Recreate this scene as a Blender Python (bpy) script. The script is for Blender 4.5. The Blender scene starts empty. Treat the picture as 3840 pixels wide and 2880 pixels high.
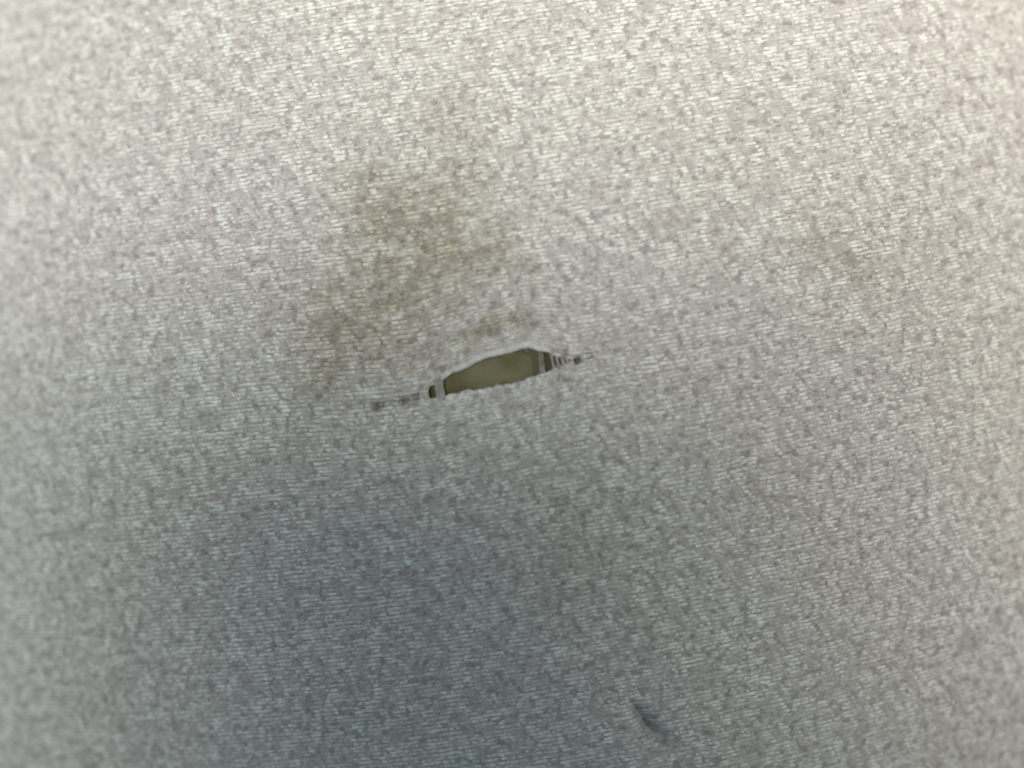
import bpy, math, random
import numpy as np
from mathutils import Vector

rng = np.random.default_rng(7)
random.seed(7)
scene = bpy.context.scene

# ------------------------------------------------------------------ camera
S = 0.11 / 3840.0            # metres on the cloth for one photograph pixel (courses come out at 0.46 mm)
DIST = 0.155
cam_d = bpy.data.cameras.new('camera')
cam_d.sensor_width = 36.0
cam_d.sensor_fit = 'HORIZONTAL'
cam_d.lens = 36.0 * DIST / 0.11
cam_d.clip_start = 0.005
cam_d.clip_end = 10.0
cam_d.dof.use_dof = True
cam_d.dof.focus_distance = DIST + 0.0031
cam_d.dof.aperture_fstop = 4.0
cam = bpy.data.objects.new('camera', cam_d)
cam.location = (0.0, 0.0, DIST)
scene.collection.objects.link(cam)
scene.camera = cam

# ------------------------------------------------------------------ light
world = bpy.data.worlds.new('World')
scene.world = world
world.use_nodes = True
bg = world.node_tree.nodes['Background']
bg.inputs[0].default_value = (0.80, 1.0, 1.09, 1.0)
bg.inputs[1].default_value = 0.275


def aim(o, target):
    d = Vector(target) - o.location
    o.rotation_euler = d.to_track_quat('-Z', 'Y').to_euler()


def lamp(name, kind, loc, target, power, colour, **kw):
    l = bpy.data.lights.new(name, kind)
    l.energy = power
    l.color = colour
    for k, v in kw.items():
        setattr(l, k, v)
    o = bpy.data.objects.new(name, l)
    o.location = loc
    scene.collection.objects.link(o)
    aim(o, target)
    return o


# added spots whose gap imitates a cast shadow, lit only by the cool room
lamp('added_top_spot', 'SPOT', (-0.038, 0.0, 0.250), (-0.0246, 0.116, 0.0), 4.05, (1.0, 0.958, 0.868),
     spot_size=math.radians(2 * 29.4), spot_blend=1.0, shadow_soft_size=0.012)
lamp('added_right_spot', 'SPOT', (0.26, 0.102, 0.322), (0.148, 0.057, 0.0), 8.0, (1.0, 0.90, 0.77),
     spot_size=math.radians(2 * 23.8), spot_blend=1.0, shadow_soft_size=0.016)
lamp('added_left_spot', 'SPOT', (-0.30, 0.131, 0.221), (-0.1445, 0.0166, 0.0), 4.7, (1.0, 0.99, 0.90),
     spot_size=math.radians(2 * 16.4), spot_blend=1.0, shadow_soft_size=0.014)

scene.view_settings.view_transform = 'Standard'
scene.view_settings.look = 'None'
scene.view_settings.exposure = 0.0
scene.view_settings.gamma = 1.0
scene.view_settings.use_curve_mapping = False


# ------------------------------------------------------------------ small helpers
def link(o, parent=None):
    scene.collection.objects.link(o)
    if parent is not None:
        o.parent = parent
    return o


def mesh_from(name, verts, quads, mat, smooth=True):
    me = bpy.data.meshes.new(name)
    verts = np.asarray(verts, np.float32)
    quads = np.asarray(quads, np.int32)
    me.vertices.add(len(verts))
    me.vertices.foreach_set('co', verts.ravel())
    k = quads.shape[1]
    me.loops.add(quads.size)
    me.loops.foreach_set('vertex_index', quads.ravel())
    me.polygons.add(len(quads))
    me.polygons.foreach_set('loop_start', np.arange(0, quads.size, k, dtype=np.int32))
    me.polygons.foreach_set('use_smooth', np.full(len(quads), smooth))
    me.update(calc_edges=True)
    me.materials.append(mat)
    return me


def add_vec(me, name, data):
    a = me.attributes.new(name, 'FLOAT_VECTOR', 'POINT')
    a.data.foreach_set('vector', np.asarray(data, np.float32).ravel())


def add_float(me, name, data):
    a = me.attributes.new(name, 'FLOAT', 'POINT')
    a.data.foreach_set('value', np.asarray(data, np.float32).ravel())


def smoothstep(a, b, t):
    t = np.clip((t - a) / (b - a), 0, 1)
    return t * t * (3 - 2 * t)


_tab = rng.random((256, 256))


def vnoise(x, y):
    xi = np.floor(x).astype(int); yi = np.floor(y).astype(int)
    fx = x - xi; fy = y - yi
    fx = fx * fx * (3 - 2 * fx); fy = fy * fy * (3 - 2 * fy)
    g = lambda a, b: _tab[a % 256, b % 256]
    return ((g(xi, yi) * (1 - fx) + g(xi + 1, yi) * fx) * (1 - fy)
            + (g(xi, yi + 1) * (1 - fx) + g(xi + 1, yi + 1) * fx) * fy)


def fbm(x, y, n=3):
    s = 0; a = 0.5; t = 0
    for i in range(n):
        s = s + a * vnoise(x * 2 ** i + 17.3 * i, y * 2 ** i + 5.1 * i); t += a; a *= 0.5
    return s / t


# ------------------------------------------------------------------ the cloth as a surface
# Working coordinates: (px, py) on the cloth, counted like the photograph's pixels (S metres each),
# origin at the middle of the picture.  py grows downwards, d is the distance across the courses
# measured from the run (the line of the tear); the tear opens the courses and they close again.
KX, KY, X0, Y0 = 2.8, 1.8, 0.006, 0.004

TEAR = np.array([
    (1601, 1468, 1482), (1606, 1451, 1492), (1615, 1445, 1494), (1640, 1436, 1490),
    (1662, 1422, 1488), (1690, 1402, 1481), (1721, 1392, 1476), (1753, 1376, 1471), (1785, 1357, 1466),
    (1816, 1346, 1461), (1864, 1335, 1453), (1911, 1322, 1446), (1943, 1311, 1436), (1975, 1305, 1426),
    (1994, 1308, 1417), (2022, 1317, 1403), (2055, 1318, 1394), (2066, 1326, 1388), (2085, 1337, 1377), (2110, 1341, 1367),
    (2130, 1346, 1359), (2142, 1351, 1353)], float)


def tear_half(px):
    up = np.interp(px, TEAR[:, 0], TEAR[:, 1]); lo = np.interp(px, TEAR[:, 0], TEAR[:, 2])
    inside = (px > TEAR[0, 0]) & (px < TEAR[-1, 0])
    return np.where(inside, np.maximum((lo - up) / 2, 0), 0)


def course0(px):
    u = px - 1830.0
    return 1405.0 - 0.155 * u - 0.000020 * u * u


_cd = (TEAR[:, 1] + TEAR[:, 2]) / 2 - course0(TEAR[:, 0])


def tear_shift(px):
    v = np.interp(px, TEAR[:, 0], _cd)
    e0 = smoothstep(TEAR[0, 0] - 700, TEAR[0, 0], px)
    e1 = 1 - smoothstep(TEAR[-1, 0], TEAR[-1, 0] + 700, px)
    return v * e0 * e1


def fabric_py(px, d, side=None):
    """photograph row of the point of course distance d (d<0 above the tear)."""
    if side is None:
        side = np.where(d < 0, -1.0, 1.0)
    L = 150.0
    return (course0(px) + tear_shift(px) * np.exp(-(d / 420.0) ** 2)
            + d + side * tear_half(px) * np.exp(-np.abs(d) / L))


def gauss(px, py, cx, cy, ax, ay, ang=0.0):
    c, s = math.cos(ang), math.sin(ang)
    u = (px - cx) * c + (py - cy) * s
    v = -(px - cx) * s + (py - cy) * c
    return np.exp(-(u / ax) ** 2 - (v / ay) ** 2)


def height(px, py):
    x = (px - 1920) * S; y = (1440 - py) * S
    z = -KX * (x - X0) ** 2 - KY * (y - Y0) ** 2 + KX * X0 ** 2 + KY * Y0 ** 2
    # slack and soft waves of the cloth
    z = z + 0.00030 * (fbm(px / 520.0 + 3, py / 420.0 + 9, 3) - 0.5)
    # pucker in the lower part of the cloth: a pinched crease with a raised flank
    z = z - 0.00190 * gauss(px, py, 2436, 2744, 56, 28, math.radians(57))
    z = z - 0.00100 * gauss(px, py, 2396, 2690, 36, 22, math.radians(80))
    z = z - 0.00150 * gauss(px, py, 2488, 2794, 50, 32, math.radians(20))
    # the run goes on as a row of small pits beyond both ends of the tear
    for cx, cy, ax, ay, dep in ((1557, 1489, 10, 14, .60), (1511, 1505, 17, 15, .75), (1471, 1508, 10, 13, .32), (1414, 1522, 19, 17, .85),
                                (1440, 1560, 11, 11, .12), (2118, 1318, 8, 16, .30), (2164, 1350, 11, 13, .95), (2203, 1336, 13, 13, .42),
                                (2103, 1415, 13, 9, .14)):
        z = z - 2.8 * dep * 0.001 * gauss(px, py, cx, cy, ax, ay)
    # the upper lip of the tear stands up a little, the pulled ends of the run sink in
    z = z + 0.00030 * gauss(px, py, 1850, 1330, 210, 34, math.radians(-17))
    z = z - 0.00022 * gauss(px, py, 1500, 1505, 110, 26, math.radians(-13))
    z = z - 0.00018 * gauss(px, py, 2130, 1350, 80, 26, math.radians(-13))
    return z


def surf(px, py, dz=0.0):
    px = np.asarray(px, float); py = np.asarray(py, float)
    return np.stack([(px - 1920) * S, (1440 - py) * S, height(px, py) + dz], -1)


# ---- stains: brown-yellow soiling with a shape of its own, measured on the cloth
def stain_amount(px, py):
    w1 = 70 * (fbm(px / 110 + 41, py / 110 + 7, 3) - 0.5) * 2
    w2 = 70 * (fbm(px / 110 + 91, py / 110 + 57, 3) - 0.5) * 2
    qx, qy = px + w1, py + w2
    b = 0.0
    for cx, cy, ax, ay, ang, k in (
            (1420, 720, 130, 170, -25, .50), (1680, 760, 150, 260, 8, .52), (1580, 950, 260, 220, 20, .50),
            (1700, 440, 170, 160, 0, .26), (1850, 1245, 125, 32, -10, .85), (1270, 1180, 230, 210, 30, .48),
            (1450, 1360, 300, 120, -12, .40), (2012, 1000, 36, 80, 0, .46), (1880, 950, 90, 110, 30, .36),
            (3215, 985, 105, 66, 20, .60), (3080, 890, 80, 70, 0, .36), (2130, 60, 500, 120, 0, .12),
            (2140, 2080, 130, 300, 15, .22), (1190, 1420, 90, 200, 20, .36), (1480, 1100, 380, 230, 0, .30)):
        b = b + k * gauss(qx, qy, cx, cy, ax, ay, math.radians(ang))
    patch = 0.65 + 0.75 * smoothstep(0.34, 0.68, fbm(px / 30 + 11, py / 30 + 31, 3))
    return np.clip(b * patch, 0, 1)


# ------------------------------------------------------------------ materials
def new_mat(name):
    m = bpy.data.materials.new(name)
    m.use_nodes = True
    nt = m.node_tree
    for n in list(nt.nodes):
        nt.nodes.remove(n)
    out = nt.nodes.new('ShaderNodeOutputMaterial')
    bs = nt.nodes.new('ShaderNodeBsdfPrincipled')
    nt.links.new(bs.outputs[0], out.inputs[0])
    return m, nt, bs


STAIN = (0.645, 0.618, 0.535, 1)      # what soiling does to the yarn's own colour


def knit_material():
    m, nt, bs = new_mat('heather_knit')
    N = nt.nodes.new; Lk = nt.links.new
    at = N('ShaderNodeAttribute'); at.attribute_name = 'yarn_at'
    st = N('ShaderNodeAttribute'); st.attribute_name = 'stain'
    rnd = N('ShaderNodeAttribute'); rnd.attribute_name = 'yarn_tone'

    def mapping(scale, rot=0.0, loc=(0, 0, 0)):
        mp = N('ShaderNodeMapping'); mp.vector_type = 'POINT'
        r = N('ShaderNodeVectorRotate'); r.rotation_type = 'Z_AXIS'; r.inputs['Angle'].default_value = rot
        Lk(at.outputs['Vector'], r.inputs['Vector'])
        Lk(r.outputs[0], mp.inputs[0])
        mp.inputs['Location'].default_value = loc
        mp.inputs['Scale'].default_value = scale
        return mp

    def noise(mp, detail=2.0, rough=0.5, dist=0.0):
        n = N('ShaderNodeTexNoise'); n.inputs['Scale'].default_value = 1.0
        n.inputs['Detail'].default_value = detail; n.inputs['Roughness'].default_value = rough
        n.inputs['Distortion'].default_value = dist
        Lk(mp.outputs[0], n.inputs['Vector'])
        return n.outputs[0]

    def ramp(sock, a, b):
        r = N('ShaderNodeMapRange'); r.interpolation_type = 'SMOOTHSTEP'
        r.inputs['From Min'].default_value = a; r.inputs['From Max'].default_value = b
        Lk(sock, r.inputs['Value'])
        return r.outputs[0]

    def math_(op, a, b):
        n = N('ShaderNodeMath'); n.operation = op
        for i, v in enumerate((a, b)):
            if isinstance(v, (int, float)):
                n.inputs[i].default_value = v
            else:
                Lk(v, n.inputs[i])
        return n.outputs[0]

    def mix(f, a, b):
        n = N('ShaderNodeMix'); n.data_type = 'RGBA'
        if isinstance(f, (int, float)):
            n.inputs[0].default_value = f
        else:
            Lk(f, n.inputs[0])
        for i, v in ((6, a), (7, b)):
            if isinstance(v, tuple):
                n.inputs[i].default_value = v
            else:
                Lk(v, n.inputs[i])
        return n.outputs[2]

    # heather: taupe and off-white fibre in one yarn
    body = noise(mapping((700, 780, 700)), 3.0, 0.66)
    tone = math_('ADD', math_('MULTIPLY', ramp(body, 0.37, 0.63), 0.76),
                 math_('MULTIPLY', rnd.outputs['Fac'], 0.24))
    light = (0.725, 0.730, 0.700, 1); mid = (0.412, 0.388, 0.370, 1)
    col = mix(tone, mid, light)
    # pale slubs that climb steeply across the courses
    slub = noise(mapping((1250, 270, 600), math.radians(-31), (3, 1, 0)), 2.0, 0.6, 0.35)
    col = mix(math_('MULTIPLY', ramp(slub, 0.53, 0.66), 0.78), col, (0.79, 0.80, 0.765, 1))
    slub2 = noise(mapping((1300, 270, 600), math.radians(22), (13, 6, 0)), 1.0, 0.5, 0.3)
    col = mix(math_('MULTIPLY', ramp(slub2, 0.56, 0.72), 0.55), col, (0.75, 0.76, 0.72, 1))
    cloud = noise(mapping((330, 420, 400), math.radians(25), (21, 3, 0)), 2.0, 0.6, 0.6)
    col = mix(math_('MULTIPLY', ramp(cloud, 0.50, 0.70), 0.50), col, (0.395, 0.365, 0.360, 1))
    rib = noise(mapping((1150, 240, 500), math.radians(-31), (33, 8, 0)), 2.0, 0.6, 0.3)
    col = mix(math_('MULTIPLY', ramp(rib, 0.52, 0.67), 0.58), col, (0.330, 0.305, 0.300, 1))
    # dark neps
    nep = noise(mapping((1080, 1000, 1000), 0, (9, 4, 0)), 1.0, 0.5)
    col = mix(math_('MULTIPLY', ramp(nep, 0.53, 0.68), 0.78), col, (0.250, 0.228, 0.225, 1))
    nep2 = noise(mapping((700, 480, 400), math.radians(30), (2, 14, 0)), 3.0, 0.6)
    col = mix(math_('MULTIPLY', ramp(nep2, 0.52, 0.72), 0.45), col, (0.350, 0.315, 0.310, 1))
    # soiling
    tint = N('ShaderNodeMix'); tint.data_type = 'RGBA'; tint.blend_type = 'MULTIPLY'
    Lk(st.outputs['Fac'], tint.inputs[0]); Lk(col, tint.inputs[6]); tint.inputs[7].default_value = STAIN
    col = tint.outputs[2]
    Lk(col, bs.inputs['Base Color'])
    bs.inputs['Roughness'].default_value = 0.92
    bs.inputs['Specular IOR Level'].default_value = 0.18
    bs.inputs['Sheen Weight'].default_value = 0.10
    bs.inputs['Sheen Roughness'].default_value = 0.6
    # loose fibre relief
    tc = N('ShaderNodeTexCoord')
    fn = N('ShaderNodeTexNoise'); fn.inputs['Scale'].default_value = 5200; fn.inputs['Detail'].default_value = 2
    Lk(tc.outputs['Object'], fn.inputs['Vector'])
    bp = N('ShaderNodeBump'); bp.inputs['Strength'].default_value = 0.35; bp.inputs['Distance'].default_value = 0.00005
    Lk(fn.outputs[0], bp.inputs['Height']); Lk(bp.outputs[0], bs.inputs['Normal'])
    return m


def padding_material():
    m, nt, bs = new_mat('olive_padding')
    N = nt.nodes.new; Lk = nt.links.new
    tc = N('ShaderNodeTexCoord')
    n1 = N('ShaderNodeTexNoise'); n1.inputs['Scale'].default_value = 300; n1.inputs['Detail'].default_value = 2
    Lk(tc.outputs['Object'], n1.inputs['Vector'])
    r = N('ShaderNodeValToRGB')
    r.color_ramp.elements[0].position = 0.34; r.color_ramp.elements[0].color = (0.138, 0.133, 0.070, 1)
    r.color_ramp.elements[1].position = 0.66; r.color_ramp.elements[1].color = (0.205, 0.200, 0.122, 1)
    Lk(n1.outputs[0], r.inputs[0])
    ru = N('ShaderNodeAttribute'); ru.attribute_name = 'rust'
    mx = N('ShaderNodeMix'); mx.data_type = 'RGBA'
    Lk(ru.outputs['Fac'], mx.inputs[0]); Lk(r.outputs[0], mx.inputs[6]); mx.inputs[7].default_value = (0.140, 0.092, 0.028, 1)
    Lk(mx.outputs[2], bs.inputs['Base Color'])
    bs.inputs['Roughness'].default_value = 0.85
    bs.inputs['Specular IOR Level'].default_value = 0.25
    n2 = N('ShaderNodeTexNoise'); n2.inputs['Scale'].default_value = 2600; n2.inputs['Detail'].default_value = 3
    Lk(tc.outputs['Object'], n2.inputs['Vector'])
    bp = N('ShaderNodeBump'); bp.inputs['Strength'].default_value = 0.5; bp.inputs['Distance'].default_value = 0.0001
    Lk(n2.outputs[0], bp.inputs['Height']); Lk(bp.outputs[0], bs.inputs['Normal'])
    return m


def web_material(name='web_gap_shade', dark=(0.315, 0.296, 0.282, 1), pale=(0.500, 0.482, 0.458, 1)):
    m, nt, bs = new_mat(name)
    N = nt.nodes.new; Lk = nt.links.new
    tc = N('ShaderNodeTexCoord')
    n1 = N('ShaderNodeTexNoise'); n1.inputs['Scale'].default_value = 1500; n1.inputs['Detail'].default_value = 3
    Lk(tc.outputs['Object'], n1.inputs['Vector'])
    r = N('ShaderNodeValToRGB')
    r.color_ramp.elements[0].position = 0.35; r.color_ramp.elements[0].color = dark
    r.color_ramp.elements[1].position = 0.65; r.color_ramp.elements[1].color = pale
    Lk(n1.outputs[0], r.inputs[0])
    st = N('ShaderNodeAttribute'); st.attribute_name = 'stain'
    k = N('ShaderNodeMath'); k.operation = 'MULTIPLY'; k.inputs[1].default_value = 1.0
    Lk(st.outputs['Fac'], k.inputs[0])
    mx = N('ShaderNodeMix'); mx.data_type = 'RGBA'
    Lk(k.outputs[0], mx.inputs[0]); Lk(r.outputs[0], mx.inputs[6]); mx.inputs[7].default_value = STAIN; mx.blend_type = 'MULTIPLY'
    Lk(mx.outputs[2], bs.inputs['Base Color'])
    bs.inputs['Roughness'].default_value = 0.95
    bs.inputs['Specular IOR Level'].default_value = 0.15
    bp = N('ShaderNodeBump'); bp.inputs['Strength'].default_value = 0.4; bp.inputs['Distance'].default_value = 0.00006
    Lk(n1.outputs[0], bp.inputs['Height']); Lk(bp.outputs[0], bs.inputs['Normal'])
    return m


WEB = web_material()  # web coloured darker than the stitches: shade of the gaps put into the colour
LIP = web_material('pale_drawn_yarn', (0.50, 0.49, 0.465, 1), (0.66, 0.655, 0.625, 1))
THREAD = web_material('olive_grey_thread', (0.25, 0.24, 0.20, 1), (0.40, 0.39, 0.35, 1))  # run threads, darker and more olive than the cloth yarn
KNIT = knit_material()
PAD = padding_material()


def yarn_attrs(me, px, py, tone):
    add_vec(me, 'yarn_at', np.stack([(px - 1920) * S, (1440 - py) * S, np.zeros_like(px)], -1))
    add_float(me, 'stain', stain_amount(px, py))
    add_float(me, 'yarn_tone', tone)


# ------------------------------------------------------------------ padding under the cloth
def build_padding():
    xs = np.linspace(-2100, 5940, 200); ys = np.linspace(-1700, 4580, 160)
    xs = np.unique(np.concatenate([xs, np.linspace(1350, 2260, 150)]))
    ys = np.unique(np.concatenate([ys, np.linspace(1250, 1570, 60)]))
    gx, gy = np.meshgrid(xs, ys)
    bump = 0.00030 * (fbm(gx / 90 + 2, gy / 90 + 8, 3) - 0.5)
    top = surf(gx, gy, -0.0014) ; top[..., 2] += bump
    ny, nx = gx.shape
    bot = top.copy(); bot[..., 2] -= 0.012
    v = np.concatenate([top.reshape(-1, 3), bot.reshape(-1, 3)])
    i = np.arange(ny * nx).reshape(ny, nx); o = ny * nx
    q = np.stack([i[1:, :-1], i[1:, 1:], i[:-1, 1:], i[:-1, :-1]], -1).reshape(-1, 4)
    qs = [q, (q + o)[:, ::-1]]
    for e in (i[0, :], i[-1, ::-1], i[::-1, 0], i[:, -1]):
        qs.append(np.stack([e[:-1], e[1:], e[1:] + o, e[:-1] + o], -1))
    me = mesh_from('padding', v, np.concatenate(qs), PAD)
    rust = (0.75 * gauss(gx, gy, 1700, 1474, 60, 22, -0.12) + 0.55 * gauss(gx, gy, 1890, 1436, 30, 12, -0.2)
            + 0.35 * gauss(gx, gy, 2056, 1378, 14, 30) + 0.5 * gauss(gx, gy, 1618, 1478, 14, 22)
            + 0.0)
    add_float(me, 'rust', np.tile(np.clip(rust, 0, 1).ravel(), 2))
    ob = link(bpy.data.objects.new('padding', me))
    ob['label'] = 'olive brown padding showing through the torn hole in the grey cloth'
    ob['category'] = 'padding'
    return ob


build_padding()

# ------------------------------------------------------------------ the cloth
cloth = link(bpy.data.objects.new('knit_cloth', None))
cloth.empty_display_size = 0.01
cloth['label'] = 'heather grey knitted cloth, worn and stained, with a long torn hole'
cloth['category'] = 'cloth'


def part(name, me, label=None, kind=None):
    o = link(bpy.data.objects.new(name, me), cloth)
    if label:
        o['label'] = label
    if kind:
        o['kind'] = kind
    return o


def build_ground():
    """the thin web of yarn under the stitches; slit open along the run."""
    xs = np.unique(np.round(np.concatenate([np.linspace(-2050, 5890, 170), np.linspace(900, 2700, 120),
                                            np.arange(1380, 2232, 5.0), TEAR[:, 0]]), 2))
    da = np.concatenate([np.linspace(0, 60, 16), np.linspace(68, 400, 40), np.linspace(420, 1600, 60),
                         np.linspace(1650, 3300, 30)])
    V = []; Q = []; PX = []; PY = []; off = 0
    for side in (-1.0, 1.0):
        gx, gd = np.meshgrid(xs, da)
        py = fabric_py(gx, gd * side, side)
        p = surf(gx, py)
        # the cut edge turns under
        p[..., 2] -= 0.00010 * np.exp(-gd / 6.0) * (tear_half(gx) > 1)
        i = np.arange(gx.size).reshape(gx.shape) + off
        q = np.stack([i[:-1, :-1], i[:-1, 1:], i[1:, 1:], i[1:, :-1]], -1).reshape(-1, 4)
        if side < 0:
            pass
        else:
            q = q[:, ::-1]
        V.append(p.reshape(-1, 3)); Q.append(q); PX.append(gx.ravel()); PY.append(py.ravel()); off += gx.size
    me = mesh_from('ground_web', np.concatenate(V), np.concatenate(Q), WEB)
    px = np.concatenate(PX); py = np.concatenate(PY)
    yarn_attrs(me, px, py, 0.15 + 0.3 * vnoise(px / 22, py / 14))
    return part('ground_web', me)


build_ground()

COURSE = 16.2      # one course, in photograph pixels
WALE = 27.0        # one stitch along the course


def build_stitches():
    rows = np.arange(-175, 176)
    cols = np.arange(-112, 113)
    R, Cc = np.meshgrid(rows, cols, indexing='ij')
    n = R.size
    r = R.ravel().astype(float); c = Cc.ravel().astype(float)
    d = (r + 0.5) * COURSE
    # wales lean and wander, neighbouring courses are offset by half a stitch
    shift = np.cumsum(0.34 + rng.normal(0, 0.06, len(rows)))
    shift = np.repeat(shift % 1.0, len(cols))
    px = 1830 + (c + shift) * WALE + 0.16 * d + rng.normal(0, 4.5, n)
    px = px + 5 * (vnoise(r / 7.0 + 40, c / 9.0 + 3) - 0.5)
    dj = rng.normal(0, 1.5, n) + 7.0 * (vnoise(r / 3.0, c / 11.0 + 7) - 0.5)
    d = d + np.where(np.abs(d) < 30, 0, dj)
    side = np.where(d < 0, -1.0, 1.0)
    ln = WALE * (0.50 + 0.36 * rng.random(n))           # half length; tips tuck under neighbours
    wd = COURSE * (0.40 + 0.09 * rng.random(n))         # half width
    hg = 2.3 * (0.35 + 1.2 * rng.random(n))      # crown height, photograph pixels
    tilt = 2.2 * (rng.random(n) - 0.3)
    arc = rng.choice([-1, 1], n) * rng.random(n) * 1.6
    T = np.array([-1.0, -0.55, 0.0, 0.55, 1.0])
    A = np.array([-1.0, -0.5, 0.5, 1.0])
    prof = np.array([0.30, 0.88, 1.0, 0.88, 0.30])
    top = np.array([0.0, 0.88, 0.88, 0.0])
    # near the tear the stitches are drawn tight and flat
    t_ = T[None, :, None]; a_ = A[None, None, :]
    X = px[:, None, None] + t_ * ln[:, None, None] + 0 * a_
    D = (d[:, None, None] + a_ * (wd[:, None, None] * prof[None, :, None])
         + t_ * tilt[:, None, None] + (1 - t_ ** 2) * arc[:, None, None])
    sd = side[:, None, None] + 0 * X
    D = np.where(sd < 0, np.minimum(D, -0.6), np.maximum(D, 0.6))
    PY = fabric_py(X, D, sd)
    zoff = (-0.9 + (hg[:, None, None] + 0.9) * top[None, None, :] * (0.10 + 0.90 * (prof[None, :, None] - 0.30) / 0.7)) * S * 1.6
    P = surf(X, PY); P[..., 2] += zoff
    base = np.arange(n)[:, None] * 20
    cell = []
    for i in range(4):
        for j in range(3):
            cell.append([i * 4 + j, i * 4 + j + 1, (i + 1) * 4 + j + 1, (i + 1) * 4 + j])
    cell = np.array(cell)[:, ::-1]
    Q = (base[:, :, None] + cell[None]).reshape(-1, 4)
    me = mesh_from('stitch', P.reshape(-1, 3), Q, KNIT)
    cx = np.repeat(px, 20); cy = np.repeat(fabric_py(px, d, side), 20)
    # the colour of a stitch runs on a little way along its own yarn
    cx2 = cx + np.tile(np.repeat(T, 4), n) * 15
    cy = cy + np.tile(np.tile(A, 5), n) * 4
    tone = np.clip(rng.normal(0.5, 0.27, n), 0, 1)
    yarn_attrs(me, cx2, cy, np.repeat(tone, 20))
    return part('stitches', me, kind='stuff')


build_stitches()


# ------------------------------------------------------------------ tubes: rim, run threads, loops
def tube(pts, rad, sides=8):
    pts = np.asarray(pts, float); n = len(pts)
    rad = np.broadcast_to(np.asarray(rad, float), (n,))
    tan = np.gradient(pts, axis=0); tan /= np.linalg.norm(tan, axis=1)[:, None]
    up = np.array([0, 0, 1.0])
    b = np.cross(tan, up); b /= (np.linalg.norm(b, axis=1)[:, None] + 1e-12)
    u = np.cross(b, tan)
    a = np.linspace(0, 2 * np.pi, sides, endpoint=False)
    V = pts[:, None] + rad[:, None, None] * (np.cos(a)[None, :, None] * b[:, None] + np.sin(a)[None, :, None] * u[:, None])
    i = np.arange(n * sides).reshape(n, sides); j = np.roll(i, -1, 1)
    Q = np.stack([i[:-1], j[:-1], j[1:], i[1:]], -1).reshape(-1, 4)
    return V.reshape(-1, 3), Q


def yarn_part(name, px, py, dz, rad_px, tone, label=None, sides=8, thread_tint=0.0, mat=None):
    pts = surf(px, py); pts[:, 2] += np.asarray(dz)
    v, q = tube(pts, np.asarray(rad_px) * S, sides)
    me = mesh_from(name, v, q, mat or KNIT)
    yarn_attrs(me, np.repeat(px, sides), np.repeat(py, sides), np.full(len(v), tone))
    if thread_tint:
        me.attributes['stain'].data.foreach_set('value', np.full(len(v), thread_tint, np.float32))
    return part(name, me, label)


def edge(px, side):
    return fabric_py(px, np.zeros_like(px), side)


# upper lip: the cloth rolls over into one smooth tight edge
px = np.linspace(1600, 2120, 130)
w = smoothstep(1610, 1730, px) * (1 - smoothstep(1990, 2100, px))
rad = 3.0 + 11.0 * w + 1.5 * vnoise(px / 30, px * 0)
py = edge(px, -1.0) - rad * 0.9 + 1.5 * np.sin(px / 23.0)
yarn_part('rolled_edge', px, py, -0.00010 + 0 * px, rad, 1.0, 'smooth pale rolled upper lip of the tear', sides=12, mat=LIP)

# lower lip: open stitch loops, each its own bump
lx = 1672.0
while lx < 2000:
    wdt = rng.uniform(34, 58)
    t = np.linspace(0, np.pi, 13)
    cx = lx + wdt / 2
    px = cx - np.cos(t) * wdt * 0.55
    rise = rng.uniform(3, 12)
    py = edge(px, 1.0) + 14 - np.sin(t) * (4 + rise)
    yarn_part('edge_loop', px, py, -0.00024 + 0.00010 * np.sin(t), 9.0 + 2.5 * rng.random(), 0.35 + 0.4 * rng.random())
    lx += wdt * rng.uniform(0.8, 1.15)

# the run: threads left standing across both ends of the tear
for cx, rad, lean, tone, sink, thread_tint in (
        (1638, 9, 6, .1, 8, .01), (1648, 9, 6, .1, 7, .01), (1657, 8, 6, .1, 8, .01), (1602, 5, 4, .2, 8, .01),
        (2025, 3.5, 8, .1, 18, .6), (2032, 3.5, 7, .1, 17, .6), (2039, 3.0, 7, .1, 18, .6),
        (2073, 6.5, 8, .2, 10, .2), (2091, 8.0, 8, .2, 8, .1), (2110, 8.0, 8, .3, 7, .1), (2128, 8.0, 7, .3, 5, .1)):
    t = np.linspace(-1, 1, 11)
    xx = cx + lean * t
    up = edge(np.array([cx]), -1.0)[0]; lo = edge(np.array([cx]), 1.0)[0]
    yy = (up + lo) / 2 + t * ((lo - up) / 2 + 10)
    sag = -sink * S * (1 - 0.6 * t ** 2)
    xx = xx + rng.normal(0, 0.8, len(t))
    yarn_part('run_thread', xx, yy, sag, rad * (0.85 + 0.35 * np.abs(t) + rng.normal(0, 0.06, len(t))), tone, thread_tint=thread_tint, mat=THREAD)

# frayed fibre ends at the tear
for x0, side, dx, dy in ((1702, 1, 26, -14), (1880, 1, -18, -16), (1960, -1, 22, 12), (2044, 1, -14, -18)):
    t = np.linspace(0, 1, 9)
    y0 = edge(np.array([float(x0)]), float(side))[0]
    xx = x0 + dx * t + 4 * np.sin(t * 5); yy = y0 + side * 3 + dy * t
    yarn_part('frayed_fibre', xx, yy, -0.00005 - 0.0001 * t, 1.3 * (1 - 0.5 * t), 0.6, sides=5)
